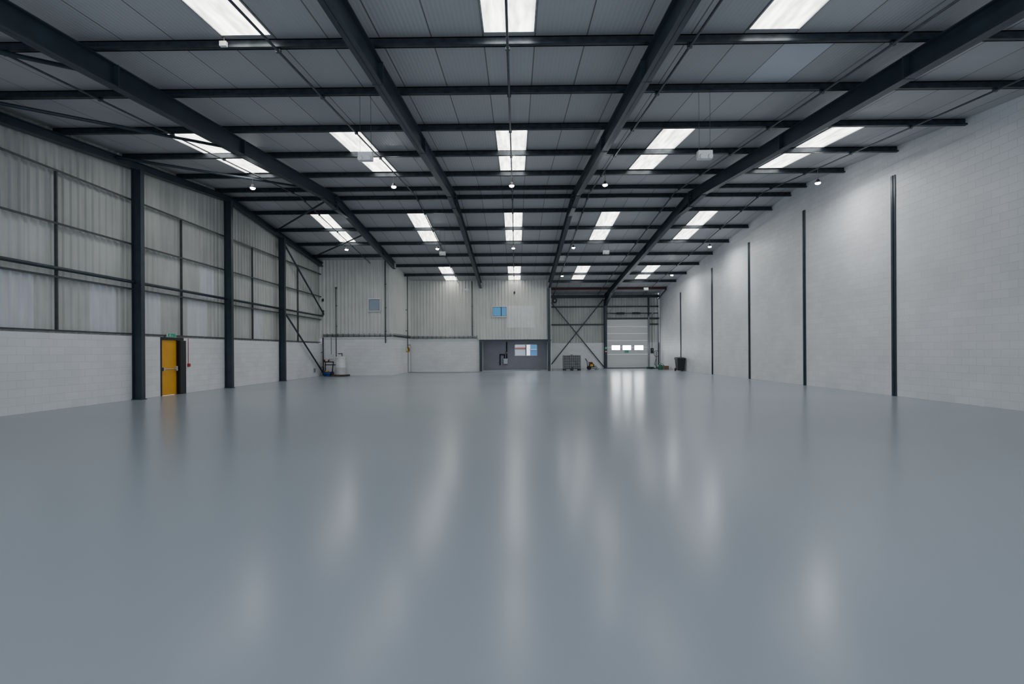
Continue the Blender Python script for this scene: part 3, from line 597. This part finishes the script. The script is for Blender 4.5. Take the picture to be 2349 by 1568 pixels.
obj('pump', MB().tube((wx+.2, wy, .3), (wx+.42, wy, .3), .1, 14), 'galv', t, True)
for s in (-1, 1): obj('wheel', MB().tube((wx-.2, wy+s*.24, .15), (wx-.2, wy+s*.3, .15), .15, 18), 'rubber', t)
obj('hose', MB().path([(wx+.42, wy, .25), (wx+.6, wy-.1, .06), (wx+.5, wy-.35, .03), (wx+.2, wy-.4, .03)], .018), 'black', t, True)
# ------------------------------------------------------------------ wheelie bin
x0, y0 = 12.46, 36.6
t = thing('wheeled_bin', 'black wheeled bin against the white right wall', 'bin', (x0, y0, 0))
mb = MB().hexa([(x0-.24,y0-.26,.06),(x0+.24,y0-.26,.06),(x0+.24,y0+.22,.06),(x0-.24,y0+.22,.06),(x0-.3,y0-.36,.95),(x0+.3,y0-.36,.95),(x0+.3,y0+.34,.95),(x0-.3,y0+.34,.95)]).box(x0-.33, x0+.33, y0-.39, y0+.37, .9, .96)
obj('body', mb, 'black', t, bevel=.015)
ld_ = obj('lid', MB().hexa([(x0-.34,y0-.4,.965),(x0+.34,y0-.4,.965),(x0+.34,y0+.38,.965),(x0-.34,y0+.38,.965),(x0-.28,y0-.34,1.02),(x0+.28,y0-.34,1.02),(x0+.28,y0+.34,1.07),(x0-.28,y0+.34,1.07)]), 'black', t, bevel=.01)
obj('handle', MB().tube((x0-.25, y0+.45, 1.0), (x0+.25, y0+.45, 1.0), .018).tube((x0-.25, y0+.45, 1.0), (x0-.25, y0+.33, .98), .018).tube((x0+.25, y0+.45, 1.0), (x0+.25, y0+.33, .98), .018), 'black', ld_)
for s in (-1, 1): obj('wheel', MB().tube((x0+s*.25, y0+.26, .12), (x0+s*.31, y0+.26, .12), .12, 18), 'rubber', t)
cx, cy = 11.95, 39.9
t = thing('watering_can', 'green plastic watering can on floor left of the black bin', 'watering can', (cx, cy, 0))
obj('body', MB().lathe((cx, cy, 0), [(0, 0), (.2, 0), (.21, .03), (.19, .34), (.12, .4), (.1, .4), (0, .37)], 20), 'green', t, True)
obj('spout', MB().tube((cx-.16, cy, .08), (cx-.44, cy, .46), .03, 10, .018).tube((cx-.44, cy, .46), (cx-.48, cy, .48), .05, 10), 'green', t, True)
obj('handle', MB().path([(cx, cy, .38), (cx+.05, cy, .52), (cx+.22, cy, .46), (cx+.25, cy, .2), (cx+.18, cy, .1)], .015), 'green', t, True)
t = thing('cardboard_box', 'small brown box beside the green watering can', 'box', (12.45, 40.2, 0))
bd = obj('carton', MB().box(12.3, 12.7, 40.0, 40.35, 0, .3), 'brown', t); obj('flap', MB().bar((12.3, 40.0, .31), (12.3, 40.35, .31), .01, .14), 'brown', bd)
t = thing('garden_hose', 'dark green hose coiled on the floor near far right corner', 'hose', (11.6, 41.6, 0))
mb = MB()
for k in range(4):
    r = .28+.03*(k % 2); zz = .025+.04*k; pts = [(11.6+r*math.cos(2*PI*i/18), 41.6+r*math.sin(2*PI*i/18), zz) for i in range(19)]
    for a, b in zip(pts, pts[1:]): mb.tube(a, b, .022, 6)
obj('coil', mb, 'dgreen', t, True); obj('tail', MB().path([(11.9, 41.6, .02), (12.2, 41.9, .02), (12.3, 41.3, .02)], .02), 'dgreen', t, True)
t = thing('hose_stand', 'thin black upright stand with looped hose at far right corner', 'hose', (12.35, 42.4, 0))
obj('pole', MB().tube((12.35, 42.4, .04), (12.35, 42.4, 1.5), .025), 'black', t)
pts = [(12.35+.2*math.cos(2*PI*i/14), 42.35, 1.3+.28*math.sin(2*PI*i/14)) for i in range(15)]
mb = MB()
for a, b in zip(pts, pts[1:]): mb.tube(a, b, .02, 6)
mb.path([(12.35, 42.35, 1.02), (12.2, 42.3, .4), (12.4, 42.2, .02)], .02)
obj('hose_loop', mb, 'black', t, True); obj('base', MB().box(12.15, 12.55, 42.2, 42.6, 0, .05), 'black', t)
single('floor_cable', MB().path([(-8.2, 36.4, .01), (-6.2, 35.9, .01), (-3.6, 36.1, .01), (.5, 38.9, .01), (2.0, 39.4, .01)], .009), 'black', 'thin dark cable lying across the floor before the rear office wall', 'cable')

# ------------------------------------------------------------------ camera, world
cam = bpy.data.cameras.new('cam'); co = bpy.data.objects.new('cam', cam); C.objects.link(co)
cam.sensor_width = 36; cam.lens = 1100/2349*36; cam.shift_y = 21/2349; cam.clip_end = 400
co.matrix_world = Matrix.Translation((0, 0, 1.6)) @ Matrix.Rotation(.0087, 4, 'Z') @ Matrix.Rotation(PI/2, 4, 'X') @ Matrix.Rotation(-.006, 4, 'Z')
bpy.context.scene.camera = co
w = bpy.data.worlds.new('world'); bpy.context.scene.world = w; w.use_nodes = True
bg = w.node_tree.nodes['Background']; bg.inputs[0].default_value = (.79, .88, 1.0, 1); bg.inputs[1].default_value = 1.75
